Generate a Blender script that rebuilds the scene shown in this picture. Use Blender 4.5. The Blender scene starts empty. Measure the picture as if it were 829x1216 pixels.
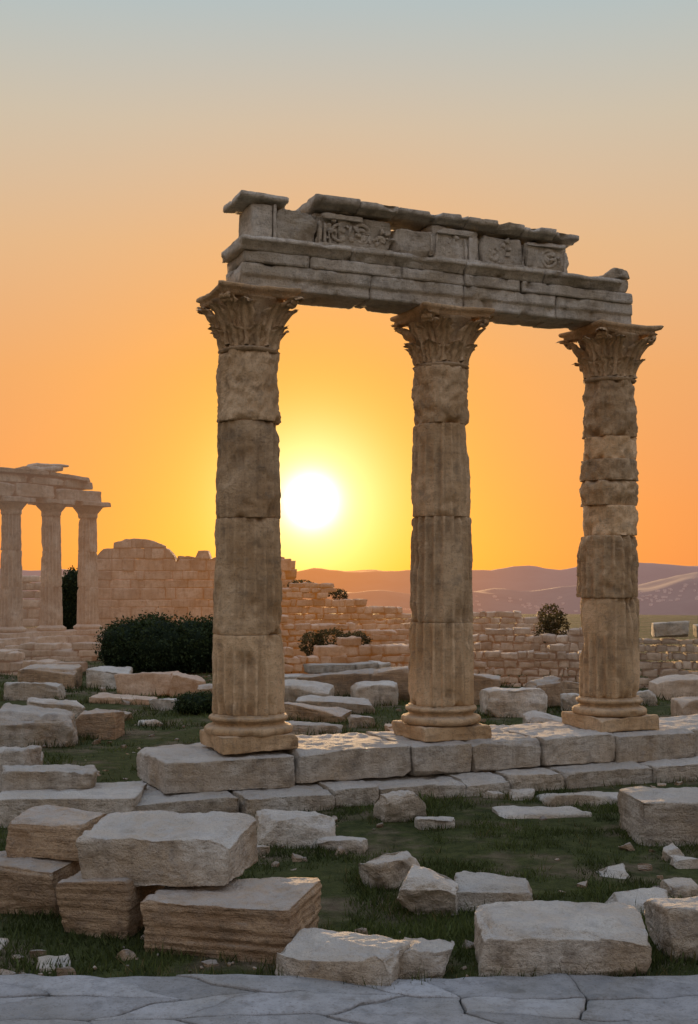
import bpy, bmesh, math, random
import numpy as np
from mathutils import Vector, noise as mn
random.seed(7); rng=np.random.default_rng(7)
sc=bpy.context.scene
SUN=Vector((-0.032,1.0,0.068)).normalized()
CAMZ=2.85

# ---------------------------------------------------------------- materials
class NT:
    def __init__(s,nt): s.nt=nt; s.n=nt.nodes; s.l=nt.links
    def new(s,t,**kw):
        nd=s.n.new(t)
        for k,v in kw.items():
            if k=='inp':
                for a,b in v.items():
                    if hasattr(b,'is_output'): s.l.new(b,nd.inputs[a])
                    else: nd.inputs[a].default_value=b
            else: setattr(nd,k,v)
        return nd
    def math(s,op,a,b=0.0,clamp=False):
        nd=s.n.new('ShaderNodeMath'); nd.operation=op; nd.use_clamp=clamp
        for i,x in enumerate((a,b)):
            if hasattr(x,'is_output'): s.l.new(x,nd.inputs[i])
            else: nd.inputs[i].default_value=x
        return nd.outputs[0]
    def mix(s,f,a,b,blend='MIX'):
        nd=s.n.new('ShaderNodeMix'); nd.data_type='RGBA'; nd.blend_type=blend
        for i,x in ((0,f),(6,a),(7,b)):
            if hasattr(x,'is_output'): s.l.new(x,nd.inputs[i])
            else: nd.inputs[i].default_value=x if i==0 else (*x[:3],1)
        return nd.outputs[2]
    def ramp(s,f,stops,interp='LINEAR'):
        nd=s.n.new('ShaderNodeValToRGB'); cr=nd.color_ramp; cr.interpolation=interp
        while len(cr.elements)<len(stops): cr.elements.new(0.5)
        for e,(p,c) in zip(cr.elements,stops):
            e.position=p; e.color=(*c,1) if not isinstance(c,(int,float)) else (c,c,c,1)
        s.l.new(f,nd.inputs[0]); return nd.outputs[0]
    def noise(s,vec,scale,detail=5,rough=.6):
        nd=s.n.new('ShaderNodeTexNoise'); nd.inputs['Scale'].default_value=scale
        nd.inputs['Detail'].default_value=detail; nd.inputs['Roughness'].default_value=rough
        s.l.new(vec,nd.inputs['Vector']); return nd.outputs[0]

def newmat(name):
    m=bpy.data.materials.new(name); m.use_nodes=True
    t=NT(m.node_tree); b=t.n['Principled BSDF']; return m,t,b

def emission_haze(t,pos,c,b,scale=3200.,near=(.36,.165,.115),gk=-90.,sub=.03):
    """aerial perspective: scattered evening light painted into far surfaces as emission, giving haze"""
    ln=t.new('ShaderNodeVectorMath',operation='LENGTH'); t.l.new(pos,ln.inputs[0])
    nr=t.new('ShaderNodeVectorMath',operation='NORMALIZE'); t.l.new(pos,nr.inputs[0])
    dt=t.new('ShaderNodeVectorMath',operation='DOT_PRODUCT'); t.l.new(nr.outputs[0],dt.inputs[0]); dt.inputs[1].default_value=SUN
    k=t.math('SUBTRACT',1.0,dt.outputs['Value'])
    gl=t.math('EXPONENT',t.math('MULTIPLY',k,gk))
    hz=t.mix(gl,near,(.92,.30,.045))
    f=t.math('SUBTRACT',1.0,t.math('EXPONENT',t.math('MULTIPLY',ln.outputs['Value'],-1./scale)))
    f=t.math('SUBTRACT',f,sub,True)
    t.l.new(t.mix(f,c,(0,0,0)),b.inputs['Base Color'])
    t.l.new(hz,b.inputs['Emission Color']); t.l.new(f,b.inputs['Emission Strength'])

def stone_mat(name,light,tan,grey,bump=.5,strata=0.0,topgrey=.35,spec=.25,hz=0,vein=.35):
    m,t,b=newmat(name)
    geo=t.new('ShaderNodeNewGeometry'); pos=geo.outputs['Position']
    n1=t.noise(pos,1.5,5,.62); n2=t.noise(pos,6,6,.7); n3=t.noise(pos,45,3,.7); n4=t.noise(pos,3.1,5,.65)
    mp=t.new('ShaderNodeMapping',inp={'Vector':pos,'Scale':(1.2,1.2,14)})
    st=t.noise(mp.outputs[0],1.6,4,.65)
    mpv=t.new('ShaderNodeMapping',inp={'Vector':pos,'Scale':(7,7,.7)})
    stv=t.noise(mpv.outputs[0],1.3,4,.6)
    c=t.mix(t.ramp(n1,[(.40,0.),(.60,1.)]),light,tan)
    c=t.mix(t.math('MULTIPLY',t.ramp(n2,[(.49,0.),(.63,1.)]),.5),c,grey)
    c=t.mix(t.math('MULTIPLY',t.ramp(stv,[(.51,0.),(.67,1.)]),vein),c,tuple(x*.5 for x in tan))
    c=t.mix(t.math('MULTIPLY',t.ramp(st,[(.5,0.),(.62,1.)]),.12+strata*.5),c,tuple(x*.55 for x in tan))
    c=t.mix(t.math('MULTIPLY',t.ramp(n4,[(.56,0.),(.66,1.)]),.42),c,(.13,.11,.085))
    c=t.mix(t.math('MULTIPLY',t.ramp(n3,[(.55,0.),(.68,1.)]),.5),c,(.13,.105,.08))
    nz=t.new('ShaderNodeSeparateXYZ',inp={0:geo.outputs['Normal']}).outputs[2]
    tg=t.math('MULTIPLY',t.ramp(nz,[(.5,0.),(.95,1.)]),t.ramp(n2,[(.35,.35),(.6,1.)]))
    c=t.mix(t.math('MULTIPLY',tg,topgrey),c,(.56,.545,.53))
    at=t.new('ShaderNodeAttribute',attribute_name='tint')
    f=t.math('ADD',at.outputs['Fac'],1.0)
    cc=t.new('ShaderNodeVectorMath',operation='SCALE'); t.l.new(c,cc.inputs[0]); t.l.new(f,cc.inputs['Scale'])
    if hz: emission_haze(t,pos,cc.outputs[0],b,hz,(.44,.31,.24),-60.,.05)
    else: t.l.new(cc.outputs[0],b.inputs['Base Color'])
    b.inputs['Roughness'].default_value=.82; b.inputs['Specular IOR Level'].default_value=spec
    vo=t.new('ShaderNodeTexVoronoi',inp={'Vector':pos,'Scale':13.0}); vo.feature='F1'
    pit=t.ramp(vo.outputs[0],[(.0,0.),(.3,1.)])
    h=t.math('ADD',t.math('MULTIPLY',n2,1.6),t.math('MULTIPLY',n3,.9))
    h=t.math('ADD',h,t.math('MULTIPLY',pit,.15))
    h=t.math('ADD',h,t.math('MULTIPLY',st,.3+strata*2))
    bp=t.new('ShaderNodeBump',inp={'Strength':bump,'Distance':.06,'Height':h})
    t.l.new(bp.outputs[0],b.inputs['Normal'])
    return m

M_col=stone_mat('warm_marble',(.62,.44,.27),(.48,.31,.165),(.37,.28,.19),.55,0,.15,vein=.45)
M_ent=stone_mat('entablature_marble',(.62,.56,.48),(.48,.40,.30),(.36,.33,.30),.6,.08,.2)
M_blk=stone_mat('marble_block',(.60,.545,.47),(.47,.37,.265),(.35,.325,.30),.8,.06,.6)
M_tan=stone_mat('tan_limestone',(.50,.35,.22),(.38,.25,.15),(.29,.22,.16),.8,.45,.55)
M_wall=stone_mat('wall_stone',(.52,.43,.33),(.38,.28,.19),(.31,.27,.22),.6,0,.3,hz=210)
M_pave=stone_mat('paving_stone',(.36,.36,.375),(.29,.28,.27),(.22,.23,.25),.5,0,.0)

def leaf_mat(name,c1,c2):
    m,t,b=newmat(name)
    at=t.new('ShaderNodeAttribute',attribute_name='tint')
    c=t.mix(t.math('ADD',at.outputs['Fac'],.5,True),c1,c2)
    t.l.new(c,b.inputs['Base Color']); b.inputs['Roughness'].default_value=.7
    b.inputs['Specular IOR Level'].default_value=.2
    tr=t.new('ShaderNodeBsdfTranslucent'); t.l.new(c,tr.inputs[0])
    mx=t.new('ShaderNodeMixShader',inp={0:.3}); t.l.new(b.outputs[0],mx.inputs[1]); t.l.new(tr.outputs[0],mx.inputs[2])
    t.l.new(mx.outputs[0],t.n['Material Output'].inputs[0]); return m
M_bush=leaf_mat('bush_leaves',(.012,.024,.009),(.055,.075,.024))
M_shrub=leaf_mat('dry_shrub_leaves',(.06,.045,.02),(.16,.12,.04))
M_grass=leaf_mat('grass_blades',(.032,.044,.012),(.115,.140,.038))
M_dry=leaf_mat('dry_grass_blades',(.10,.08,.03),(.26,.20,.09))

def ground_mat():
    m,t,b=newmat('ground_soil')
    geo=t.new('ShaderNodeNewGeometry'); pos=geo.outputs['Position']
    n1=t.noise(pos,.75,6,.65); n2=t.noise(pos,5,6,.7); n3=t.noise(pos,40,3,.7)
    g=t.mix(t.ramp(n2,[(.35,0.),(.65,1.)]),(.028,.036,.012),(.072,.080,.027))
    d=t.mix(t.ramp(n2,[(.35,0.),(.65,1.)]),(.09,.068,.045),(.17,.135,.09))
    c=t.mix(t.ramp(n1,[(.50,0.),(.62,1.)]),g,d)
    c=t.mix(t.math('MULTIPLY',t.ramp(n3,[(.6,0.),(.75,1.)]),.4),c,(.2,.18,.15))
    emission_haze(t,pos,c,b,800.,(.30,.185,.16))
    bp=t.new('ShaderNodeBump',inp={'Strength':.7,'Distance':.05,'Height':t.math('ADD',n2,t.math('MULTIPLY',n3,.6))})
    t.l.new(bp.outputs[0],b.inputs['Normal']); b.inputs['Roughness'].default_value=.95
    b.inputs['Specular IOR Level'].default_value=.1
    return m
def ground_like(name,c1,c2,scale,hs,near=(.285,.17,.155)):
    m,t,b=newmat(name)
    geo=t.new('ShaderNodeNewGeometry'); pos=geo.outputs['Position']
    n=t.noise(pos,scale,6,.65)
    c=t.mix(t.ramp(n,[(.4,0.),(.6,1.)]),c1,c2)
    emission_haze(t,pos,c,b,hs,near); b.inputs['Roughness'].default_value=1; return m
M_ground=ground_mat()
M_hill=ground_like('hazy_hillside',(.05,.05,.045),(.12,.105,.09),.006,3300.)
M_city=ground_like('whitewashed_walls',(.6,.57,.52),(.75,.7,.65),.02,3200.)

# ---------------------------------------------------------------- mesh tools
class Acc:
    def __init__(s): s.V=[];s.F=[];s.T=[];s.n=0
    def add(s,v,f,tint=0.):
        v=np.asarray(v,float); s.V.append(v); n=s.n
        s.F.extend([tuple(i+n for i in q) for q in f]); s.n+=len(v)
        s.T.append(np.full(len(v),tint) if np.isscalar(tint) else np.asarray(tint,float))
    def build(s,name,mat,smooth=True,parent=None,origin=None):
        V=np.concatenate(s.V)
        o=np.array(origin if origin is not None else (0,0,0.))
        me=bpy.data.meshes.new(name); me.from_pydata((V-o).tolist(),[],s.F); me.update()
        a=me.attributes.new('tint','FLOAT','POINT'); a.data.foreach_set('value',np.concatenate(s.T).astype(np.float32))
        me.polygons.foreach_set('use_smooth',[smooth]*len(me.polygons))
        me.materials.append(mat)
        ob=bpy.data.objects.new(name,me); sc.collection.objects.link(ob); ob.location=o
        if parent: ob.parent=parent
        return ob
def empty(name,loc=(0,0,0)):
    e=bpy.data.objects.new(name,None); sc.collection.objects.link(e); e.empty_display_size=.5; return e
_uc={}
def ubox(n):
    if n not in _uc:
        bm=bmesh.new(); bmesh.ops.create_cube(bm,size=2)
        if n>1: bmesh.ops.subdivide_edges(bm,edges=bm.edges[:],cuts=n-1,use_grid_fill=True)
        bm.verts.index_update()
        _uc[n]=(np.array([v.co[:] for v in bm.verts]),[tuple(v.index for v in f.verts) for f in bm.faces]); bm.free()
    return _uc[n]
def fn(p,f,s):
    return mn.noise((p[0]*f+s,p[1]*f-s*1.7,p[2]*f+s*.6))
def rbox(size,r=.04,amp=.015,warp=.03,n=8,seed=0.,freq=3.,strata=0.,chips=0,chipd=.06):
    U,F=ubox(n); h=np.array(size)/2.; R=random.Random(seed)
    h=np.maximum(h,1e-3); s=seed*3.17%97
    rmax=min(h)*.95
    P=U*h
    if amp>0 and n>4: rl=np.array([min(rmax,r*(.4+2.6*max(0.,fn(p,freq*.8,s+9)))) for p in P])
    else: rl=np.full(len(P),min(r,rmax))
    lim=h[None,:]-rl[:,None]; inn=np.clip(P,-lim,lim); d=P-inn; L=np.linalg.norm(d,axis=1)
    ok=L>1e-9
    d[ok]/=L[ok][:,None]; P[ok]=inn[ok]+d[ok]*rl[ok][:,None]
    d[~ok]=U[~ok]/np.linalg.norm(U[~ok],axis=1)[:,None]
    for k in range(chips):
        nv=np.array([R.choice((-1,1))*R.uniform(.15,1),R.choice((-1,1))*R.uniform(.15,1),R.uniform(-.6,1)])
        if R.random()<.5: nv[R.choice((0,1))]*=.1
        nv/=np.linalg.norm(nv); sup=np.abs(nv)@h
        off=sup-R.uniform(.2,1.)*chipd
        dt=P@nv-off
        if len(P)>300:
            dt=dt+np.array([.012*fn(p,9,s+k) for p in P])
        m=dt>0; P[m]-=nv*dt[m][:,None]
    if amp>0:
        A=np.array([amp*(fn(p,freq,s)+.5*fn(p,freq*2.3,s)+.35*fn(p,freq*5,s)+(.25*fn(p,freq*11,s) if n>16 else 0)) for p in P])
        if n>22: A-=np.array([.06*max(0,fn(p,5.5,s+40)-.34)+.03*max(0,fn(p,14,s+44)-.4) for p in P])
        if strata:
            A+=np.array([strata*(mn.noise((p[0]*.8+s,p[1]*.8,p[2]*26))-.2) if abs(q[2])<.7 else 0. for p,q in zip(P,d)])
        P=P+d*A[:,None]
    w=(U+1)/2; O=0
    for x in (0,1):
        for y in (0,1):
            for z in (0,1):
                c=np.array([R.uniform(-warp,warp) for _ in range(3)])
                k=(w[:,0] if x else 1-w[:,0])*(w[:,1] if y else 1-w[:,1])*(w[:,2] if z else 1-w[:,2])
                O=O+c[None,:]*k[:,None]
    return P+O,F
def rotz(v,deg,tilt=(0,0)):
    a=math.radians(deg); tx,ty=[math.radians(q) for q in tilt]
    v=v.copy()
    if tx: c,s=math.cos(tx),math.sin(tx); y=v[:,1]*c-v[:,2]*s; z=v[:,1]*s+v[:,2]*c; v[:,1]=y; v[:,2]=z
    if ty: c,s=math.cos(ty),math.sin(ty); x=v[:,0]*c+v[:,2]*s; z=-v[:,0]*s+v[:,2]*c; v[:,0]=x; v[:,2]=z
    c,s=math.cos(a),math.sin(a); x=v[:,0]*c-v[:,1]*s; y=v[:,0]*s+v[:,1]*c; v[:,0]=x; v[:,1]=y
    return v
_sd=[1]; TUFT=[]
def block(x,y,z,sx,sy,sz,rot=0,tilt=(0,0),mat=None,r=.018,amp=.02,warp=.04,n=20,strata=0.,name='stone_block',tint=None,parent=None,freq=3.,chips=None,chipd=None):
    _sd[0]+=1
    if chips is None: chips=14 if n>=20 else 7
    if chipd is None: chipd=.22*min(sx,sy,sz)
    v,f=rbox((sx,sy,sz),r,amp,warp,n,_sd[0],freq,strata,chips,chipd)
    v=rotz(v,rot,tilt)+np.array((x,y,z+sz/2))
    if z<0 and sz>.12: TUFT.append((x,y,sx,sy,rot))
    a=Acc(); a.add(v,f,random.uniform(-.1,.1) if tint is None else tint)
    return a.build(name,mat or M_blk,True,parent,(x,y,z))

# ---------------------------------------------------------------- main colonnade
E=np.array((.920,.391)); N=np.array((.391,-.920)); C1=np.array((-1.33,15.59)); ZB=.65
def W(u,v,z): p=C1+E*u+N*v; return (p[0],p[1],ZB+z)
ROT=math.degrees(math.atan2(.391,.920))
colon=empty('ruined_marble_colonnade')

def drum(acc,cx,cy,z0,z1,r0,r1,fl,rough,tint,seed,nth=240,nf=20,dz=.03,chunk=.10):
    nz=max(6,int((z1-z0)/dz)); V=[];F=[];T=[]
    zs=[z0,z0+.006,z0+.018]+list(np.linspace(z0+.04,z1-.04,nz-3))+[z1-.018,z1-.006,z1]; nz=len(zs)-1
    for i in range(nz+1):
        z=zs[i]; t=(z-z0)/(z1-z0); e=min(z-z0,z1-z); r=r0+(r1-r0)*t
        for j in range(nth):
            th=2*math.pi*j/nth; c,s=math.cos(th),math.sin(th)
            q=(c*r,s*r,z)
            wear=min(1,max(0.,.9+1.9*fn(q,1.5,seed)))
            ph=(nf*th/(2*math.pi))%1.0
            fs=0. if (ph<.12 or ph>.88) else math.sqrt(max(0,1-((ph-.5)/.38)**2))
            rr=r-fl*.060*fs*wear if fl else r
            ch=max(0.,fn(q,5.,seed+5)-.05)
            if e<.02: rr-=.008*(1-e/.02)
            if e<.08: rr-=.22*max(0,ch-.12)*(1-e/.08)
            if e<.22: rr-=.2*max(0,fn(q,2.8,seed+31)-.24)*(1-e/.22)
            rr+=rough*(fn(q,3.,seed)*.020+fn(q,9.,seed)*.013+fn(q,24.,seed)*.008)
            rr-=chunk*max(0,fn(q,1.9,seed+17)-.34)*2
            rr-=.07*max(0,fn(q,6.,seed+57)-.36)
            V.append((cx+c*rr,cy+s*rr,z)); T.append(tint-.22*min(1,fl)*fs*wear*(.7+.6*fn(q,4,seed+2))+.04)  # tint paints shade into the flute grooves, deeper means darker
    for i in range(nz):
        for j in range(nth):
            k=(j+1)%nth; F.append((i*nth+j,i*nth+k,(i+1)*nth+k,(i+1)*nth+j))
    F.append(tuple(range(nth))[::-1]); F.append(tuple(nz*nth+j for j in range(nth)))
    acc.add(V,F,T)
def lathe(acc,cx,cy,prof,seed,nth=96,amp=.012,tint=0.):
    V=[];F=[]
    P=[]
    for (r0,z0),(r1,z1) in zip(prof[:-1],prof[1:]):
        k=max(1,int(math.hypot(r1-r0,z1-z0)/.025))
        P+= [(r0+(r1-r0)*i/k,z0+(z1-z0)*i/k) for i in range(k)]
    P.append(prof[-1])
    for r,z in P:
        for j in range(nth):
            th=2*math.pi*j/nth; q=(math.cos(th)*r,math.sin(th)*r,z)
            rr=r+amp*(fn(q,4,seed)+.5*fn(q,12,seed))-.12*max(0,fn(q,3.2,seed+3)-.26)-.08*max(0,fn(q,8,seed+8)-.32)
            V.append((cx+math.cos(th)*rr,cy+math.sin(th)*rr,z))
    for i in range(len(P)-1):
        for j in range(nth):
            k=(j+1)%nth; F.append((i*nth+j,i*nth+k,(i+1)*nth+k,(i+1)*nth+j))
    F.append(tuple(range(nth))[::-1]); F.append(tuple((len(P)-1)*nth+j for j in range(nth)))
    acc.add(V,F,tint)
def torus_prof(r,z0,z1,k=6):
    b=(z1-z0)/2; return [(r+b*math.sin(math.pi*i/k),z0+b-b*math.cos(math.pi*i/k)) for i in range(k+1)]
def att_base(acc,cx,cy,zb,rs,seed,s=1.04,sc_=1.):
    v,f=rbox((s,s,.2),.015,.014,.02,26,seed,3.,0,10,.05); acc.add(rotz(v,ROT)+np.array((cx,cy,zb+.1)),f,.02)
    pr=[(rs*1.05,zb+.19)]+torus_prof(rs+.06,zb+.2,zb+.31)+[(rs+.04,zb+.315),(rs-.0,zb+.33),(rs-.0,zb+.355),(rs+.035,zb+.375)]+torus_prof(rs+.025,zb+.38,zb+.44)+[(rs+.01,zb+.443),(rs+.01,zb+.46)]
    lathe(acc,cx,cy,pr,seed,120)
def capital(acc,cx,cy,z0,h,rb,seed,s=1.12,rot=ROT,worn=1.):
    rot=math.radians(rot); hb=h-.13
    bell=lambda t: rb*(.88+.10*t+.34*t**3)
    lathe(acc,cx,cy,[(rb*1.0,z0-.02),(rb*1.08,z0+.015),(rb*.96,z0+.045)]+[(bell(t),z0+hb*t) for t in np.linspace(.08,1,12)],seed,amp=.03,tint=-.2)
    def leaf(zl,hl,th,w,curl,sd):
        nt_,ns=14,12; V=[];F=[];T=[]
        brk=.62+.38*random.Random(sd).random()
        for i in range(nt_+1):
            t=i/nt_*brk; ph=t*2.6; out=curl*(1-math.cos(ph))/1.8; zz=zl+hl*math.sin(ph*.72)
            tb=min(1,max(0,(zz-z0)/hb))
            ww=w*(1-.5*t**3)*(1+.2*math.cos(t*26))
            for j in range(ns+1):
                q=(j/ns-.5)*2
                rr=bell(tb)+.035+out-.06*q*q+.03*math.cos(q*math.pi*3)*(1-.3*t)
                a=th+q*ww/rr
                p=(cx+math.cos(a)*rr,cy+math.sin(a)*rr,zz-.045*q*q*t)
                d=.032*fn(p,10,sd); V.append((p[0]+d,p[1]-d,p[2]+d)); T.append(.12+.12*math.cos(q*math.pi*3)-.12*abs(q))
        for i in range(nt_):
            for j in range(ns):
                a=i*(ns+1)+j; F.append((a,a+1,a+ns+2,a+ns+1))
        acc.add(V,F,T)
    for k in range(8):
        leaf(z0+.02,hb*.46,rot+k*math.pi/4,.14,.17,seed+k)
        leaf(z0+.06,hb*.80,rot+(k+.5)*math.pi/4,.13,.20,seed+k+20)
    R=s/2*1.16
    for k in range(4):
        th=rot+math.pi/4+k*math.pi/2
        leaf(z0+.25,hb*.66,th,.13,.25,seed+k+60)
        for side in (-1,1):
            V=[];F=[];nn=30;m=8
            for i in range(nn+1):
                t=i/nn
                if t<.5:
                    q=t/.5; r=bell(.55)+(R-.03-bell(.55))*q**1.3; z=z0+hb*(.55+.43*q)
                else:
                    q=(t-.5)/.5; a=math.pi*.5-q*math.pi*2.2; rad=.055*(1-.75*q)
                    r=R-.03+rad*math.cos(a); z=z0+hb*.98-.055+rad*math.sin(a)
                tr=.036
                off=side*.035
                for j in range(m):
                    b=2*math.pi*j/m
                    rr=r+tr*math.cos(b)*.7; o=off+tr*1.2*math.sin(b)
                    V.append((cx+math.cos(th)*rr-math.sin(th)*o,cy+math.sin(th)*rr+math.cos(th)*o,z+tr*math.cos(b)*.6+.03*fn((r,o,z),9,seed)))
            for i in range(nn):
                for j in range(m):
                    k2=(j+1)%m; F.append((i*m+j,i*m+k2,(i+1)*m+k2,(i+1)*m+j))
            acc.add(V,F,.05)
    V=[];F=[];ns=18
    lay=[(.88,z0+hb-.012),(.93,z0+hb+.02),(.93,z0+hb+.055),(1.0,z0+hb+.075),(1.02,z0+h-.02),(1.0,z0+h)]
    rg=[]
    for k in range(4):
        for i in range(ns):
            q=(i+.5)/ns*2-1; q=max(-.92,min(.92,q*1.02))
            dpt=1-.13*(1-q*q); a=k*math.pi/2
            rg.append((dpt*math.cos(a)-q*math.sin(a),dpt*math.sin(a)+q*math.cos(a)))
    nr=len(rg)
    for sc1,z in lay:
        for x,y in rg:
            X=x*s/2*sc1; Y=y*s/2*sc1; d=1+.06*fn((X,Y,z),4,seed+2)-.14*max(0,fn((X,Y,z*.3),2.6,seed+8)-.1)+.035*fn((X,Y,z),14,seed)
            X*=d;Y*=d
            V.append((cx+X*math.cos(rot)-Y*math.sin(rot),cy+X*math.sin(rot)+Y*math.cos(rot),z+.01*fn((X,Y,z),6,seed)))
    for i in range(len(lay)-1):
        for j in range(nr):
            k=(j+1)%nr; F.append((i*nr+j,i*nr+k,(i+1)*nr+k,(i+1)*nr+j))
    F.append(tuple(range(nr))[::-1]); F.append(tuple((len(lay)-1)*nr+j for j in range(nr)))
    acc.add(V,F,.05)

def column(u,drums,rs,rt,seed,s=1.04):
    c=C1+E*u; a=Acc(); att_base(a,c[0],c[1],ZB,rs,seed,s)
    for i,(z0,z1,r0,r1,fl,ro,ti,dx) in enumerate(drums):
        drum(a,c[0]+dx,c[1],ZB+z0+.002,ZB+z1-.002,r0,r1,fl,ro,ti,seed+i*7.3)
    capital(a,c[0],c[1],ZB+drums[-1][1],6.0-drums[-1][1],rt,seed+50)
    a.build('corinthian_column',M_col,True,colon,(c[0],c[1],ZB))
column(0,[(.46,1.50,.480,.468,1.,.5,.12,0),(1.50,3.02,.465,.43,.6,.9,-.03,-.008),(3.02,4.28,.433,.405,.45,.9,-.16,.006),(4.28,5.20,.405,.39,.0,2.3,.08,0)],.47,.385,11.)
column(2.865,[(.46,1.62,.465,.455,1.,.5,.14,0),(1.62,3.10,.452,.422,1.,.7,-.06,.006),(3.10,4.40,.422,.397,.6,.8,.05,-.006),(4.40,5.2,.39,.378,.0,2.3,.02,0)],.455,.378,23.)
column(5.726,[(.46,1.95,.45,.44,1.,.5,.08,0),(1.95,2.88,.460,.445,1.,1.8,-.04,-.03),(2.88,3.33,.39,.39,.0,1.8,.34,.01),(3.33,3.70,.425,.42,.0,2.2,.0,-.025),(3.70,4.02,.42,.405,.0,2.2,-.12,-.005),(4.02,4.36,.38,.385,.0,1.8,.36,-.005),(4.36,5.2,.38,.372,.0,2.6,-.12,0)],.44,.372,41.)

def prof_ext(acc,prof,u0,u1,seed,amp=.012,du=.04,tint=0.,chip=.06,tilt=0.):
    P=[];n=len(prof)
    for i in range(n):
        a=prof[i]; b=prof[(i+1)%n]; k=max(1,int(math.hypot(b[0]-a[0],b[1]-a[1])/.035))
        P+=[(a[0]+(b[0]-a[0])*j/k,a[1]+(b[1]-a[1])*j/k) for j in range(k)]
    cv=sum(p[0] for p in P)/len(P); cz=sum(p[1] for p in P)/len(P)
    m=len(P); nu=max(2,int((u1-u0)/du)); V=[];F=[]
    for i in range(nu+1):
        u=u0+(u1-u0)*i/nu; e=min(u-u0,u1-u)
        for v,z in P:
            q=(u,v,z); k=amp*(fn(q,3,seed)+.5*fn(q,9,seed)+.4*fn(q,22,seed))
            k-=chip*max(0,fn(q,2.2,seed+4)-.25)+chip*1.3*max(0,fn(q,6.2,seed+14)-.3)
            if e<.03: k-=.008+.06*max(0,fn(q,5,seed+6))
            L=math.hypot(v-cv,z-cz)+1e-6
            uu=u+(.03*fn(q,3,seed+1) if e<.02 else 0)
            V.append(W(uu,v+(v-cv)/L*k,z+(z-cz)/L*k+tilt*(u-u0)))
    for i in range(nu):
        for j in range(m):
            k=(j+1)%m; F.append((i*m+j,(i+1)*m+j,(i+1)*m+k,i*m+k))
    F.append(tuple(range(m))); F.append(tuple(nu*m+j for j in range(m))[::-1])
    acc.add(V,F,tint)
def sym(pts): return pts+[(-v,z) for v,z in reversed(pts)]
lowA=sym([(.345,6.003),(.345,6.15),(.375,6.165),(.375,6.315)])
lowB=sym([(.395,6.32),(.395,6.47)])
crown=sym([(.395,6.475),(.40,6.52),(.43,6.54),(.455,6.575),(.475,6.58),(.475,6.64)])
a=Acc()
for i,(u0,u1,ti) in enumerate([(-.20,1.62,.04),(1.63,3.02,-.04),(3.05,4.55,.03),(4.56,5.88,-.06)]): prof_ext(a,lowA,u0,u1,3.+i*2.3,.014,tint=ti,chip=.12)
for i,(u0,u1,ti) in enumerate([(-.17,.72,-.06),(.73,2.05,.05),(2.06,3.02,-.02),(3.05,3.95,.04),(3.96,5.86,-.03)]): prof_ext(a,lowB,u0,u1,30.+i*2.3,.014,tint=ti,chip=.12)
for i,(u0,u1,ti) in enumerate([(-.24,1.30,.08),(1.31,3.01,.0),(3.04,4.30,.05),(4.31,5.62,-.05)]): prof_ext(a,crown,u0,u1,50.+i*2.3,.016,tint=ti,chip=.2)
def eb(u0,u1,v0,v1,z0,z1,seed,tint=0.,r=.02,amp=.012,n=12,warp=.012,tilt=(0,0),chips=0):
    v,f=rbox((u1-u0,abs(v1-v0),z1-z0),r,amp,warp,n,seed,4.,0,chips,.09)
    c=W((u0+u1)/2,(v0+v1)/2,(z0+z1)/2); a.add(rotz(v,ROT,tilt)+np.array(c),f,tint)
eb(5.40,5.84,-.34,.36,6.48,6.68,61,.0,.02,.03,18,.02,(0,0),12)
eb(5.55,5.86,-.3,.34,6.70,6.83,62,.0,.02,.03,16,.02,(0,2),10)
a.build('architrave',M_ent,True,colon,W(2.8,0,6.3))
a=Acc()
eb(-.06,.22,-.36,.36,6.645,7.10,71,.08,.015,.012,16,.012,(0,0),4)
eb(.225,.27,-.37,.385,6.645,7.11,72,.0)
eb(.28,.84,-.33,.33,6.645,7.07,73,-.08,.015,.035,24,.03,(0,0),14)
fr=[(.85,1.15,7.13,.02),(1.155,1.95,7.12,-.12),(1.96,2.55,7.02,-.02),(2.56,3.30,7.12,.02),(3.31,4.05,7.10,-.07),(4.06,4.78,7.09,.03)]
for i,(u0,u1,zt,ti) in enumerate(fr): eb(u0,u1,-.31,.30,6.645,zt,80+i,ti,.012,.03,24,.012,(0,0),8)
for i,u in enumerate((.87,.94,1.01,1.30,2.52,2.60,3.06,3.13,3.26,3.98,4.12,4.19,4.70)):
    eb(u,u+.045,.27,.345,6.66,7.02+.04*math.sin(i*5),100+i,.06,.012,.014,8,.01,(0,0),3)
eb(.86,1.95,.28,.35,6.645,6.69,131,.05,.012,.012,30,.004); eb(2.57,4.75,.28,.355,6.645,6.69,132,.05,.012,.012,30,.004)
for u0,u1 in ((.86,1.5),(2.57,3.29),(4.08,4.74)): eb(u0,u1,.28,.36,7.02,7.09,int(133+u0*9),.05,.012,.014,14,.004,(0,0),4)
def ring(u,z,R,r,v=.30,a0=0,a1=22):
    V=[];F=[];A,B=22,8
    for i in range(A):
        for j in range(B):
            x=R+r*math.cos(2*math.pi*j/B); w=r*math.sin(2*math.pi*j/B)
            V.append(W(u+x*math.cos(2*math.pi*i/A)*(1+.15*fn((x+u,i*.4,0),1,3)),v+w-.02*max(0,fn((u,i*.3,z),1.1,2))*2,z+x*math.sin(2*math.pi*i/A)))
    for i in range(a0,a1):
        for j in range(B):
            i0=i%A;i2=(i+1)%A;j2=(j+1)%B; F.append((i0*B+j,i2*B+j,i2*B+j2,i0*B+j2))
    a.add(V,F,.08)
ring(1.18,6.86,.11,.022,a0=3,a1=18); ring(1.5,6.88,.12,.03,.29,2,24); ring(1.5,6.88,.05,.03,.29)
ring(2.84,6.86,.13,.026,.29,0,16); ring(2.80,6.84,.06,.03,.29); ring(3.62,6.86,.14,.022,.28,4,20); ring(3.55,6.80,.05,.035,.29)
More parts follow.
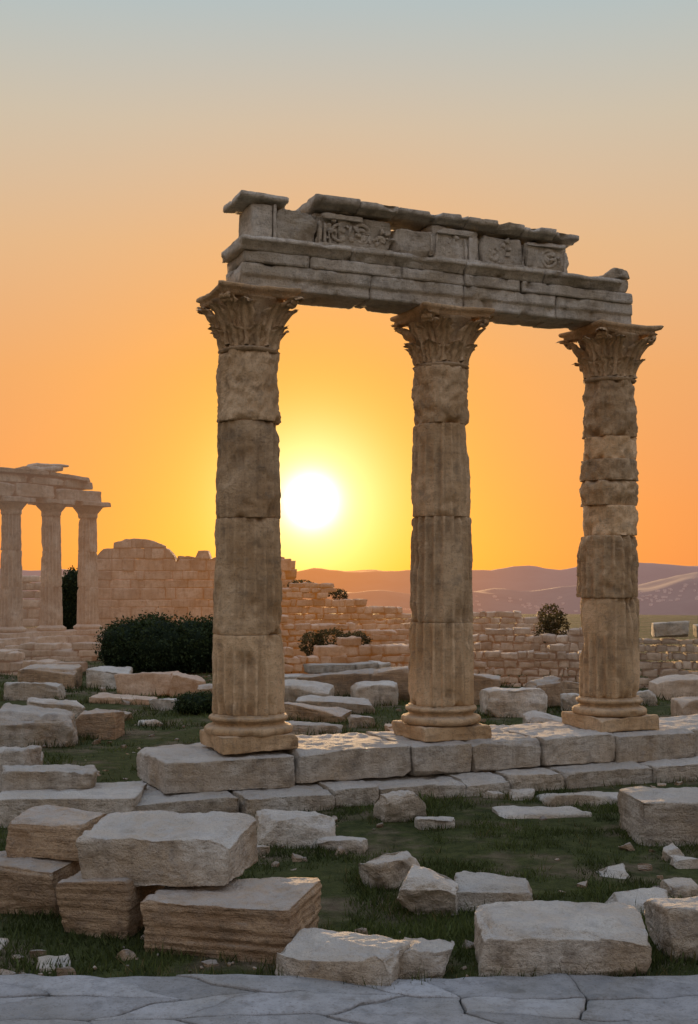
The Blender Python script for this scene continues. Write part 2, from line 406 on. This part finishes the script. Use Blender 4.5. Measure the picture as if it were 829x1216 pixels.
ring(4.45,6.86,.12,.03,.30); ring(4.45,6.86,.045,.04,.29); ring(1.78,6.80,.06,.035,.29,0,14)
for i in range(46):
    u=random.choice((1.15,1.55,1.78,2.85,3.6,4.5))+random.uniform(-.17,.17); z=6.85+random.uniform(-.13,.15)
    eb(u,u+random.uniform(.04,.1),.26,.315+random.uniform(0,.025),z,z+random.uniform(.03,.09),700+i,.05,.02,.01,5,.02)
a.build('carved_frieze',M_ent,True,colon,W(2.4,0,6.8))
a=Acc()
def cor(zb,h=.12,o=.44): return sym([(o-.13,zb),(o-.11,zb+h*.25),(o-.02,zb+h*.35),(o,zb+h*.5),(o+.01,zb+h)])
cs=[(.78,1.42,7.145,.14,.46,.0),(1.43,1.98,7.14,.13,.46,.0),(1.99,2.58,7.165,.10,.42,-.012),(2.59,3.05,7.15,.11,.46,.01),(3.06,3.98,7.145,.12,.45,-.01),(3.99,4.52,7.13,.12,.46,0),(4.53,4.90,7.125,.10,.43,-.03)]
for i,(u0,u1,zb,h,o,ti) in enumerate(cs):
    prof_ext(a,cor(zb,h,o),u0,u1,150+i*3.3,.02,.03,random.uniform(-.05,.12),.24,ti)
prof_ext(a,cor(7.115,.10,.42),-.24,.42,190.,.02,.03,.08,.14,-.03)
eb(.82,1.2,-.3,.34,7.28,7.33,195,.0,.02,.02,12,.02,(0,0),8)
eb(2.1,2.9,-.3,.3,7.25,7.29,196,.0,.02,.02,12,.02,(0,0),8)
a.build('cornice_slabs',M_ent,True,colon,W(2.4,0,7.2))

def step_row(us,v0,v1,z0,z1,name,jit=.03):
    for i,(u0,u1) in enumerate(zip(us[:-1],us[1:])):
        _sd[0]+=1
        jv=random.uniform(-jit,jit); jz=random.uniform(-.02,.005)
        v,f=rbox((u1-u0-.015,v1-v0,z1-z0),.014,.022,.02,36,_sd[0],3.,0,12,.07)
        c=W((u0+u1)/2,(v0+v1)/2+jv,(z0+z1)/2+jz)
        a=Acc(); a.add(rotz(v,ROT+random.uniform(-.6,.6))+np.array(c),f,random.uniform(-.1,.12)); a.build(name,M_blk,True,colon,c)
step_row([-1.32,.42,2.05,2.95,4.05,5.3,6.7,8.2,9.8,11.5],-.85,.76,-.40,0.0,'stylobate_block')
step_row([-1.86,-.46,.72,1.35,2.6,3.3,4.15,5.6,7.0,8.4,10.2,12],.30,1.25,-.74,-.41,'step_block',.05)
step_row([-1.9,-.9],-.7,.28,-.72,-.42,'step_block',.03)

# ---------------------------------------------------------------- loose blocks (metres)
block(-.93,9.28,-.03,1.22,.80,.44,-13,mat=M_tan,strata=.022,n=48,tint=.04,r=.010,chipd=.05)
block(-1.97,9.80,-.03,.60,.72,.46,-12,mat=M_tan,n=32,tint=-.05,strata=.012,chipd=.05,r=.01)
block(-2.80,10.35,-.03,.82,.70,.46,-10,mat=M_tan,n=32,tint=-.08,strata=.012,chipd=.05,r=.01)
block(-1.50,9.83,.42,1.27,.82,.39,-9,(1.5,-1),mat=M_blk,n=52,r=.014,amp=.022,warp=.04,tint=.04,chips=16,chipd=.07)
block(-2.62,10.62,.43,.72,.6,.33,-14,(0,2),mat=M_tan,n=30,tint=.1,strata=.01,chipd=.06)
block(-.06,8.62,-.05,.88,.58,.31,-14,(6,4),n=44,r=.014,amp=.025,warp=.09,name='broken_stone_block',chips=24,chipd=.13)
block(.52,8.62,-.06,.44,.46,.28,-8,(5,-3),n=30,r=.014,amp=.025,warp=.06,name='broken_stone_block',chips=20,chipd=.11)
block(1.56,8.82,-.05,1.18,.70,.43,-2,(2,1),n=52,r=.014,amp=.025,warp=.05,tint=.04,chips=20,chipd=.09)
block(2.78,9.15,-.04,.80,.6,.40,4,n=34,r=.014,amp=.025,chips=16,chipd=.08)
block(3.92,13.2,-.05,1.55,.95,.54,2,n=38,r=.014,amp=.025,strata=.008,chipd=.07)
block(.38,11.1,-.05,.50,.46,.38,20,(8,-6),n=28,r=.014,amp=.035,warp=.08,name='broken_stone_block',chips=22,chipd=.14,tint=.1)
block(.66,10.2,-.05,.50,.46,.40,-10,(4,5),n=28,r=.014,amp=.035,warp=.08,name='broken_stone_block',chips=22,chipd=.14,tint=.1)
block(1.25,10.32,-.04,.72,.45,.24,-12,(2,2),n=26,r=.014,amp=.03,warp=.04,chips=14,chipd=.08)
block(-.58,13.0,-.04,.86,.52,.33,10,(3,3),n=26,r=.014,amp=.035,warp=.1,name='broken_stone_block',chips=20,chipd=.12,tint=.1)
block(.6,14.1,-.04,.64,.42,.38,12,(3,-12),n=26,r=.014,amp=.035,warp=.09,name='broken_stone_block',chips=22,chipd=.13,tint=.1)
for x,y,sx,sy,h,ro in [(.98,13.6,.42,.25,.13,8),(2.36,14.35,1.12,.5,.07,4),(2.95,15.2,1.0,.55,.09,12),(2.25,15.35,.3,.22,.12,0),(-.05,12.65,.46,.3,.12,-20),
    (2.5,10.15,.5,.35,.12,10),(3.0,10.6,.35,.3,.16,0),(3.4,11.8,.3,.2,.08,0),(1.9,15.4,.25,.2,.1,0),(2.55,11.4,.3,.25,.06,0),(2.85,9.95,.4,.3,.12,12),
    (-2.9,9.1,.5,.35,.06,0),(-2.2,8.75,.3,.2,.05,20),(-1.0,12.3,.3,.2,.08,30),(3.3,12.1,.22,.2,.08,30)]:
    block(x,y,-.04,sx,sy,h+.04,ro,(random.uniform(-5,5),random.uniform(-5,5)),n=16,r=.012,amp=.025,warp=.05,name='flat_stone',chips=18,chipd=.06,tint=.08)
block(-3.35,14.25,-.05,1.65,1.3,.35,3,n=32,chipd=.05); block(-5.1,14.5,-.05,1.7,1.2,.33,-2,n=26,chipd=.05)
block(-3.72,14.6,.28,1.12,.62,.25,6,(0,3),n=24,r=.04,amp=.04,name='broken_stone_block')
block(-4.45,15.2,.26,.8,.6,.42,-8,n=22,r=.04,amp=.04,name='broken_stone_block')
block(-4.75,16.5,-.03,.9,.8,.45,10,n=20,r=.03,amp=.04)
block(-5.55,20.7,-.05,1.5,.9,.62,4,(2,3),n=24,r=.05,amp=.05,chips=20,chipd=.2); block(-4.6,21.7,-.05,.8,.6,.5,-10,n=20,mat=M_tan)
for x,y,sx,sy,sz,ro in [(-6.2,25,1.1,.7,.3,5),(-4.9,24.2,1.0,.5,.14,-8),(-5.3,27.6,1.6,.8,.15,4),(-5.0,29.5,1.5,.8,.55,-3),(-4.0,29.2,.8,.7,.55,15),(-7.6,28.5,1.4,.7,.4,0),(-4.0,26.2,1.,.5,.2,0),
    (-3.2,28.0,1.0,.6,.35,12),(-6.4,31.5,1.2,.8,.5,8),(-8.0,31.6,1.6,.8,.6,-4),(-2.6,31,1.0,.6,.5,0),(-5.4,22.9,.9,.4,.08,0),(-3.9,23.3,.5,.35,.1,12),
    (-.9,22.0,1.5,.6,.2,8),(-.7,24.2,1.3,.7,.3,-6),(-.3,25.6,1.7,.6,.3,3),(-1.0,27.0,1.2,.7,.5,0),(.6,27.3,1.0,.7,.5,10),(1.1,28.4,1.1,.8,.75,-6),(.2,23.1,.6,.4,.22,0),(1.0,22.2,.7,.5,.16,30),(-.2,29.3,2.1,.7,.6,4),(1.6,25.0,.5,.5,.35,0),
    (3.5,25.2,1.3,.9,.55,3),(4.4,26.8,.8,.7,.6,12),(2.9,27.4,1.1,.6,.7,-5),(3.8,22.9,.9,.5,.25,0),(4.9,25.6,.6,.5,.4,10),(7.3,24.0,1.3,.8,.45,4),(6.5,27,1.0,.5,.3,-10),(5.6,28.3,1.1,.6,.4,0),(8.0,28.5,1.2,.7,.5,4),(2.2,20.5,.6,.4,.15,9),(4.7,20.5,.7,.4,.15,9)]:
    block(x,y,-.05,sx,sy,sz+.05,ro+random.uniform(-8,8),(random.uniform(-5,5),random.uniform(-6,6)),mat=random.choice([M_blk,M_blk,M_wall,M_tan]),n=18,r=.015,amp=.035,warp=.06,tint=random.uniform(-.1,.2),name='fallen_stone_block',chips=14,chipd=.13)

a=Acc()
for i in range(1500):
    y=8.5+rng.random()**1.4*30; x=(rng.random()-.5)*2*(y*.42+1)
    vv=(np.array((x,y))-C1)@N
    if -1.0<vv<1.4 and x>-3.4: continue
    if mn.noise((x*.5,y*.5,8.))<-.05 and y<30: continue
    s=.012+.06*rng.random()**4+ (.06*rng.random()**2 if y>18 else 0)
    v,f=rbox((s*2,s*1.5,s*1.1),s*.3,0,s*.5,3,i,1,0,4,s*.5)
    a.add(rotz(v,rng.random()*360)+np.array((x,y,s*.2)),f,rng.uniform(-.4,.1))
a.build('stone_rubble',M_tan,False)

# ---------------------------------------------------------------- walls
def wall(name,x0,y0,x1,y1,thick,top,ch,cw,mat,base=-.1,r=.02,amp=.03,gap=.01,layers=1,n=4,irr=.15,smooth=True,seed=5,clip=False):
    R=random.Random(seed); a=Acc(); L=math.hypot(x1-x0,y1-y0); ex,ey=(x1-x0)/L,(y1-y0)/L; ang=math.degrees(math.atan2(ey,ex))
    z=base
    zmax=max(top(s_) for s_ in np.linspace(0,L,60))
    while z<zmax:
        h=ch*R.uniform(.75,1.3); s_=-R.random()*cw*.5
        while s_<L:
            w=cw*R.uniform(.4,1.7)
            m=s_+w/2
            if 0<m<L and z+h*(.04 if clip else .6)<top(m):
                hh=h if clip else h*R.uniform(1-irr,1)
                _sd[0]+=1
                v,f=rbox((w-gap,thick*R.uniform(.9,1.05),hh-gap*.5),r,amp,amp*.8,n,_sd[0],2./cw*.8)
                if clip:
                    for q in v:
                        tt=top(min(L,max(0,m+q[0])))-z-hh/2
                        if q[2]>tt: q[2]=tt+.02*R.random()
                v=rotz(v,ang+R.uniform(-2,2)*irr*4)
                j=R.uniform(-.06,.06)*irr*3
                a.add(v+np.array((x0+ex*m-ey*j,y0+ey*m+ex*j,z+hh/2)),f,R.uniform(-.28,.2))
            s_+=w
        z+=h
    return a.build(name,mat,smooth)
nz1=lambda s,f,sd: mn.noise((s*f,sd,0.3))
def hall_top(s):
    t=3.95+.2*nz1(s,.9,4)+.12*nz1(s,4,6)
    if s<3.75: t=3.45+1.35*math.sqrt(max(0,1-((s-1.8)/1.95)**2))+.05*nz1(s,4,6)
    if 4.7<s<5.2: t=4.25
    return t
hall=empty('ruined_ashlar_hall')
w1=wall('front_wall',-11.7,55,-2.7,55,.8,hall_top,.44,.80,M_wall,r=.02,amp=.02,seed=8,gap=.008,irr=.06,n=8,clip=True); w1.parent=hall
w2=wall('side_wall',-11.6,55.6,-13.0,63,.8,lambda s:3.3+.2*nz1(s,1,2),.48,.95,M_wall,seed=9,irr=.03,clip=True,r=.012,gap=.005); w2.parent=hall
w3=wall('return_wall',-2.9,55.5,-3.6,62,.8,lambda s:3.8,.48,.95,M_wall,seed=10,irr=.03,clip=True,r=.012,gap=.005); w3.parent=hall
wall('ruined_stone_wall',-3.0,50,2.6,51,.8,lambda s:2.55-.14*s+.6*nz1(s,1.6,3)+(.35 if .6<s<2.3 else 0),.26,.42,M_wall,amp=.04,r=.04,seed=11,n=5)
wall('ruined_stone_wall',-2.6,42.5,3.0,43.5,.8,lambda s:1.45+.5*nz1(s,1.2,7)-.06*s,.24,.42,M_wall,amp=.04,r=.04,seed=12,n=5)
wall('ruined_stone_wall',-1.9,35.5,2.6,36.6,.8,lambda s:.95+.35*nz1(s,1.2,9),.24,.5,M_wall,amp=.04,r=.04,seed=13,n=5)
wall('ruined_stone_wall',-2.2,31.5,1.9,33.2,.7,lambda s:.55+.2*nz1(s,1.,19),.26,.8,M_blk,amp=.04,r=.03,seed=14,n=6)
wall('ruined_stone_wall',2.5,46.5,10.5,45.5,.8,lambda s:1.55+.6*nz1(s,.9,5)+(.5 if 2.2<s<4.2 else 0)-.05*s,.26,.42,M_wall,amp=.04,r=.04,seed=15,n=5)
wall('ruined_stone_wall',3.0,38,8.5,37,.8,lambda s:1.25+.4*nz1(s,1.,15),.24,.42,M_wall,amp=.04,r=.04,seed=16,n=5)
wall('dry_stone_wall',3.1,32.4,15.5,30.8,.7,lambda s:(1.05 if s<3.6 else 1.42)+.2*nz1(s,1.4,25),.18,.28,M_wall,amp=.03,r=.04,seed=17,irr=.3,n=5,gap=.02)
block(8.6,31.6,1.34,.9,.7,.42,-8,n=16,mat=M_blk,tint=.2); block(6.9,32.0,1.32,.5,.5,.3,5,n=12,mat=M_blk); block(9.6,31.5,1.36,.7,.6,.3,-8,n=12)
wall('terrace_wall',-14,36.5,-8.3,35.5,.8,lambda s:.75+.25*nz1(s,1.1,35)-.03*s,.26,.6,M_wall,amp=.04,r=.03,seed=18,n=5)
wall('terrace_wall',-16,42.5,-9,42,.9,lambda s:.65+.25*nz1(s,1.1,39),.25,.7,M_wall,amp=.04,r=.03,seed=19,n=5)

# ---------------------------------------------------------------- far small temple
tem=empty('ruined_temple')
cc=[(-16.2,45.0),(-14.95,46.5),(-13.75,48.0),(-12.5,49.5),(-11.3,51.0)]
tang=math.degrees(math.atan2(1.5,1.23))
for i,(x,y) in enumerate(cc):
    a=Acc()
    v,f=rbox((1.5,1.5,.22),.03,.02,.02,6,i+300); a.add(rotz(v,tang)+np.array((x,y,.66)),f)
    lathe(a,x,y,[(.55,.77),(.62,.82),(.62,.9),(.5,.97),(.48,1.0)],i+310,48)
    zz=[1.0,2.6,4.1,5.55]
    for k in range(3):
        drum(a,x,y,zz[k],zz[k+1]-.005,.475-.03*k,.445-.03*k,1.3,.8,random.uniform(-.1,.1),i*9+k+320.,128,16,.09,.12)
    lathe(a,x,y,[(.39,5.55),(.42,5.62),(.42,5.75),(.62,6.0),(.64,6.05)],i+330,48)
    v,f=rbox((1.4,1.4,.2),.03,.03,.02,8,i+340); a.add(rotz(v,tang)+np.array((x,y,6.15)),f)
    a.build('doric_column',M_wall,True,tem,(x,y,.55))
ed=np.array((1.23,1.5))/1.94
def tb(s0,s1,z0,z1,w,seed,off=0,tint=0.,tilt=(0,0)):
    p=np.array(cc[4])+ed*(s0+s1)/2; v,f=rbox((s1-s0,w,z1-z0),.03,.04,.04,14,seed,2.,0,8,.15)
    a.add(rotz(v,tang,tilt)+np.array((p[0],p[1],(z0+z1)/2)),f,tint)
a=Acc()
tb(-7.9,-4.0,6.25,6.85,1.0,401); tb(-3.98,-2.0,6.25,6.83,1.0,402,0,.1); tb(-1.98,.35,6.25,6.72,1.0,403,0,-.05)
tb(-7.8,-5.1,6.86,7.2,.95,404,0,-.1); tb(-5.05,-3.3,6.86,7.18,.93,414,0,.1); tb(-3.2,-1.6,6.84,7.15,.9,405,0,.05); tb(-1.55,-.1,6.76,7.1,.9,415,0,-.12)
tb(-7.9,-2.4,7.2,7.4,1.25,406); tb(-2.3,-.3,7.16,7.34,1.2,407,0,0,(0,3)); tb(-3.4,-1.6,7.42,7.58,1.1,408,0,0,(0,-4)); tb(-2.9,-1.2,7.62,7.74,.9,409,0,0,(0,-3))
a.build('temple_entablature',M_wall,True,tem)
a=Acc()
for k in range(6):
    tb(-8.9+k*1.75,-8.9+k*1.75+1.72,-.1,.3,3.2,420+k,0,random.uniform(-.1,.1)); tb(-8.7+k*1.7,-8.7+k*1.7+1.67,.3,.56,2.4,430+k,0,random.uniform(-.1,.1))
a.build('temple_podium',M_wall,True,tem)
wall('ruined_stone_wall',-17,58,-12.6,57.5,.8,lambda s:3.1+.4*nz1(s,.8,47),.4,.9,M_wall,amp=.04,r=.05,seed=21)

# ---------------------------------------------------------------- plants
def bush(name,lumps,nleaf,mat,size=.05,core=True):
    R=np.random.default_rng(len(name)*7+nleaf)
    par=empty(name); V=[];T=[]
    vol=np.array([l[3]*l[4]*l[5] for l in lumps])**.67; pr=vol/vol.sum()
    idx=R.choice(len(lumps),nleaf,p=pr)
    for i in idx:
        cx,cy,cz,rx,ry,rz=lumps[i]
        d=R.normal(size=3); d/=np.linalg.norm(d)
        k=1+.22*mn.noise(Vector(d*3.2+np.array((cx,cy,cz))))+.14*mn.noise(Vector(d*8))
        rr=k*(1-.3*R.random()**2+.06*R.normal())
        p=np.array((cx,cy,cz))+d*rr*np.array((rx,ry,rz))
        if p[2]<.02: p[2]=.02+R.random()*.1
        t=R.normal(size=3); t/=np.linalg.norm(t); b=np.cross(t,R.normal(size=3)); b/=np.linalg.norm(b)+1e-9
        s=size*(.6+.8*R.random())
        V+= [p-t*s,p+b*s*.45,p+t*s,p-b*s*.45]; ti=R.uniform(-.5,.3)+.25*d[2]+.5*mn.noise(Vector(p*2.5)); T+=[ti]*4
    n=len(V)//4; a=Acc(); a.add(np.array(V),[(4*i,4*i+1,4*i+2,4*i+3) for i in range(n)],np.array(T))
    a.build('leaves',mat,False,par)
    if core:
        a=Acc()
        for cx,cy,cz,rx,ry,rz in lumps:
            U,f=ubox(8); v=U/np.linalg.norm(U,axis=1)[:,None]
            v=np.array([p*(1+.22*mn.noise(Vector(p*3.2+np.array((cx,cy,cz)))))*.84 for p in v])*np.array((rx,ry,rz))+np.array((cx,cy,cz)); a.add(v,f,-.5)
        a.build('dark_core',mat,True,par)  # added dark solid lumps that block the gaps between leaves
    return par
bush('clipped_bush',[(-6.9,36.5,.8,.85,.9,.85),(-5.8,36.3,.75,1.1,1.,1.0),(-4.8,36.5,.8,.9,.9,.9),(-4.1,36.8,.8,.75,.9,.95),(-6.3,36.9,.9,.8,.8,.85)],28000,M_bush,.05)
bush('small_bush',[(-3.3,25.3,.2,.45,.4,.26),(-3.0,25.4,.22,.3,.3,.25)],4000,M_bush,.03)
bush('wild_shrub',[(6.85,40,1.6,.42,.4,.5),(7.1,40.2,1.3,.4,.4,.5),(6.7,40,1.0,.4,.4,.7)],2600,M_shrub,.05,False)
bush('wild_shrub',[(-.6,38.2,.9,.6,.5,.4),(.2,38.4,.85,.5,.5,.35),(-1.2,38.4,.8,.4,.5,.4)],3000,M_shrub,.05,False)
bush('wild_shrub',[(-2.1,51.8,2.6,.6,.5,.3),(-1.2,51.8,2.4,.5,.5,.3),(-.4,51.8,2.2,.35,.5,.3)],1800,M_shrub,.06,False)
bush('dark_shrub',[(-12.6,54.0,2.6,.55,.5,.8),(-13.0,54.2,1.6,.8,.6,1.5)],5000,M_bush,.07)

def occupied(X,Y):
    vv=(X-C1[0])*N[0]+(Y-C1[1])*N[1]; uu=(X-C1[0])*E[0]+(Y-C1[1])*E[1]
    return -.85<vv<1.28 and uu>-1.8
def blades(P,name,mat,hmin,hvar,wd,lean):
    n=len(P); h=(hmin+hvar*rng.random(n)**1.5)*P[:,2]; w=(wd*(1+rng.random(n)))*P[:,2]
    th=rng.random(n)*2*np.pi; ln=rng.normal(size=(n,2))*h[:,None]*lean
    gz=np.array([gh(x,y) for x,y in P[:,:2]])
    A=np.stack([P[:,0]-np.cos(th)*w,P[:,1]-np.sin(th)*w,gz-.01],1); B=np.stack([P[:,0]+np.cos(th)*w,P[:,1]+np.sin(th)*w,gz-.01],1)
    C=np.stack([P[:,0]+ln[:,0],P[:,1]+ln[:,1],gz+h],1)
    V=np.stack([A,B,C],1).reshape(-1,3)
    a=Acc(); tn=np.repeat(rng.uniform(-.5,.3,n)+np.array([.7*mn.noise((x*.9,y*.9,9.)) for x,y in P[:,:2]]),3)
    a.add(V,[(3*i,3*i+1,3*i+2) for i in range(n)],tn); a.build(name,mat,False)
def grass():
    pts=[]
    def region(n,y0,y1,hx,sc_,pw=1.):
        y=y0+(y1-y0)*rng.random(n)**pw; x=(rng.random(n)*2-1)*(y*.36+hx)
        for X,Y in zip(x,y):
            if occupied(X,Y): continue
            m=mn.noise((X*.7,Y*.7,3.))+.6*mn.noise((X*2.6,Y*2.6,1.))
            if m<-.15+rng.random()*.35: continue
            if Y<8.4+.35*abs(mn.noise((X*2,0,0)))+.2*rng.random(): continue
            pts.append((X,Y,sc_*(1+.9*m)))
    region(130000,8.4,16.5,.8,1.); region(60000,15,30,1.,1.5); region(25000,28,42,1.,2.3)
    blades(np.array(pts),'grass',M_grass,.02,.05,.004,.5)
    pts=[]
    def tuft(x,y,k,s):
        for i in range(k):
            X=x+rng.normal()*.05*s; Y=y+rng.normal()*.05*s
            if occupied(X,Y): continue
            pts.append((X,Y,s*(.7+.5*rng.random())))
    for (x,y,sx,sy,rot) in TUFT:
        if y>30: continue
        for i in range(int(6+sx*7)):
            e=rng.uniform(-.5,.5); ex,ey=(e*sx,-sy*.53) if rng.random()<.65 else ((.53 if rng.random()<.5 else -.53)*sx,e*sy)
            a=math.radians(rot); tuft(x+ex*math.cos(a)-ey*math.sin(a),y+ex*math.sin(a)+ey*math.cos(a),16,rng.uniform(.5,1.2)*(1 if y<17 else 1.5))
    for i in range(90): tuft(rng.uniform(-3.6,3.6),8.42+.25*rng.random(),18,rng.uniform(.4,1.))
    for i in range(240):
        y=rng.uniform(8.8,26); tuft(rng.uniform(-1,1)*(.34*y),y,14,rng.uniform(.5,1.1))
    for i in range(70):
        u=rng.uniform(-1.8,7); p=C1+E*u+N*1.32; tuft(p[0],p[1],16,rng.uniform(.5,1.1))
    P=np.array(pts); sel=rng.random(len(P))<.6
    blades(P[sel],'grass_tufts',M_grass,.05,.09,.004,.35); blades(P[~sel],'dry_grass_tufts',M_dry,.04,.10,.003,.45)

# ---------------------------------------------------------------- terrain
def ss(t): t=max(0.,min(1.,t)); return t*t*(3-2*t)
def gh(x,y):
    r=math.hypot(x,y-20)
    z=.05*mn.noise((x*.35,y*.35,0))+.02*mn.noise((x*1.3,y*1.3,4.))
    if y<8.6: z=min(z,-.0)*.3-.01
    if r>75: z+=-165*ss((r-75)/1100)+ (6*mn.noise((x*.004,y*.004,2))*min(1,(r-75)/400))
    return z
def axis(a,b,st,lim,g=1.13):
    c=list(np.arange(a,b+st,st)); s=st
    while c[-1]<lim: s*=g; c.append(c[-1]+s)
    s=st
    while c[0]>-lim: s*=g; c.insert(0,c[0]-s)
    return c
xs=axis(-22,22,.35,11000); ys=axis(2,62,.35,12000)
V=[(x,y,gh(x,y)) for y in ys for x in xs]; nx=len(xs)
F=[(j*nx+i,j*nx+i+1,(j+1)*nx+i+1,(j+1)*nx+i) for j in range(len(ys)-1) for i in range(nx-1)]
a=Acc(); a.add(V,F,0.); a.build('ground',M_ground,True)
grass()

def hz_far(x,y):
    top=2.85+58+44*ss((x-500)/1500)+36*mn.noise((x*.0014,0,1))+20*mn.noise((x*.005,0,5))+8*mn.noise((x*.014,0,5))
    p=math.exp(-(((y-4700)/1500.-1)/.55)**2)
    return -170+(top+170)*p+22*p*mn.noise((x*.003,y*.003,7))
def hz_near(x,y):
    top=-30+56*ss((x-450)/900)+34*mn.noise((x*.002,3,1))+14*mn.noise((x*.008,3,1))
    p=math.exp(-((y-3700)/620.)**2)
    return -170+(top+170)*p+24*p*mn.noise((x*.005,y*.005,3))
def hill(name,f,y0,y1,X=6000,nx=300,ny=60):
    xs=np.linspace(-X,X,nx); ys=np.linspace(y0,y1,ny)
    V=[(x,y,f(x,y)) for y in ys for x in xs]
    F=[(j*nx+i,j*nx+i+1,(j+1)*nx+i+1,(j+1)*nx+i) for j in range(ny-1) for i in range(nx-1)]
    a=Acc(); a.add(V,F,0.); a.build(name,M_hill,True)
hill('distant_hills',hz_far,4600,7800); hill('near_hills',hz_near,2300,5200)
a=Acc(); U,UF=ubox(1)
for i in range(1000):
    y=rng.uniform(2500,3500); x=rng.normal(930,300)+ (rng.uniform(-900,600) if i%5==0 else 0)
    if mn.noise((x*.006,y*.006,2.))<-.1: continue
    s=np.array((rng.uniform(4,11),rng.uniform(5,10),rng.uniform(3,7)))
    a.add(rotz(U*s/2,rng.random()*90)+np.array((x,y,hz_near(x,y)+s[2]*.3)),UF,0.)
a.build('distant_town',M_city,False)

# paving in front: irregular flagstones
a=Acc(); k=0
gx=np.arange(-5,6,.8); gy=[3.0,3.6,4.3,4.9,5.5,6.2,6.75,7.25,7.6,7.98,8.42]
G={}
for j,y in enumerate(gy):
    for i,x in enumerate(gx):
        G[i,j]=np.array((x+random.uniform(-.26,.26)+(.4 if j%2 else 0),y+random.uniform(-.07,.07)))
for j in range(len(gy)-1):
    for i in range(len(gx)-1):
        k+=1
        q=[G[i,j],G[i+1,j],G[i,j+1],G[i+1,j+1]]; c=sum(q)/4
        q=[p+(c-p)/np.linalg.norm(c-p)*random.uniform(.002,.012) for p in q]
        v,f=rbox((2,2,.12),.02,.0,0,16,k,2.)
        s=(v[:,0]+1)/2; t_=(v[:,1]+1)/2
        XY=(q[0][None]*((1-s)*(1-t_))[:,None]+q[1][None]*(s*(1-t_))[:,None]+q[2][None]*((1-s)*t_)[:,None]+q[3][None]*(s*t_)[:,None])
        tz=random.uniform(-.006,.006); tl=random.uniform(-.006,.006)
        Z=np.array([z+tz+tl*(x-c[0])+.01*mn.noise((x*3,y*3,k*2.))+.03*mn.noise((x*1.,y*1.,0)) for x,y,z in zip(XY[:,0],XY[:,1],v[:,2])])-.02
        XY=XY+np.array([(.05*mn.noise((x*5,y*5,1.)),.05*mn.noise((x*5,y*5,7.))) for x,y in XY])
        a.add(np.column_stack([XY,Z]),f,random.uniform(-.18,.15))
a.build('stone_pavement',M_pave,True)

# ---------------------------------------------------------------- sky & sun
w=bpy.data.worlds.new('World'); sc.world=w; w.use_nodes=True
t=NT(w.node_tree); bg=t.n['Background']
def lin(r,g,b):
    return tuple(((c/255)/12.92 if c/255<.04045 else ((c/255+.055)/1.055)**2.4) for c in (r,g,b))
tc=t.new('ShaderNodeTexCoord'); D=tc.outputs['Generated']
nr=t.new('ShaderNodeVectorMath',operation='NORMALIZE'); t.l.new(D,nr.inputs[0])
dt=t.new('ShaderNodeVectorMath',operation='DOT_PRODUCT'); t.l.new(nr.outputs[0],dt.inputs[0]); dt.inputs[1].default_value=SUN
cosa=dt.outputs['Value']; z=t.new('ShaderNodeSeparateXYZ',inp={0:nr.outputs[0]}).outputs[2]
sunside=t.ramp(z,[(0.,lin(220,126,74)),(.06,lin(230,138,76)),(.17,lin(230,160,98)),(.27,lin(220,178,134)),(.36,lin(202,188,166)),(.44,lin(176,189,190)),(.65,lin(185,203,222)),(1.,lin(205,222,248))])
anti=t.ramp(z,[(0.,lin(165,138,116)),(.2,lin(186,163,142)),(.5,lin(192,195,204)),(1.,lin(205,222,248))])
fac=t.ramp(cosa,[(0.,0.),(.2,0.),(.86,1.)])
base=t.mix(fac,anti,sunside)
k=t.math('SUBTRACT',1.0,cosa)
g=lambda deg,a: t.math('MULTIPLY',t.math('EXPONENT',t.math('MULTIPLY',k,-2./math.radians(deg)**2)),a)
c=t.mix(g(11.5,.92),base,lin(252,160,26))
c=t.mix(g(5.8,.9),c,lin(255,196,60))
c=t.mix(g(3.4,.85),c,(1.,.80,.32))
glow=t.mix(g(1.05,1.),(0,0,0),(3.4,3.0,2.4))
c=t.mix(1.0,c,glow,'ADD')
glow=t.mix(g(2.8,1.),(0,0,0),(.6,.42,.26))
c=t.mix(1.0,c,glow,'ADD')
sky=t.new('ShaderNodeTexSky'); sky.sky_type='NISHITA'; sky.sun_disc=False
sky.sun_elevation=math.radians(3.9); sky.sun_rotation=math.radians(-1.8)
sk=t.new('ShaderNodeVectorMath',operation='SCALE'); t.l.new(sky.outputs[0],sk.inputs[0]); sk.inputs['Scale'].default_value=.01
c=t.mix(1.0,c,sk.outputs[0],'ADD')
t.l.new(c,bg.inputs[0]); bg.inputs[1].default_value=1.
sl=bpy.data.lights.new('sun','SUN'); sl.energy=5.; sl.angle=math.radians(.6); sl.color=(1,.62,.28)
so=bpy.data.objects.new('sun',sl); sc.collection.objects.link(so)
so.rotation_euler=SUN.to_track_quat('Z','Y').to_euler(); so.location=(0,0,30)

cam=bpy.data.cameras.new('camera'); co=bpy.data.objects.new('camera',cam); sc.collection.objects.link(co); sc.camera=co
co.location=(0,0,CAMZ); co.rotation_euler=(math.radians(90),0,0)
cam.sensor_fit='VERTICAL'; cam.sensor_height=36; cam.lens=1400/1216*36; cam.shift_y=82/1216; cam.clip_end=30000; cam.clip_start=.1
sc.view_settings.view_transform='Standard'; sc.view_settings.look='None'; sc.view_settings.exposure=0
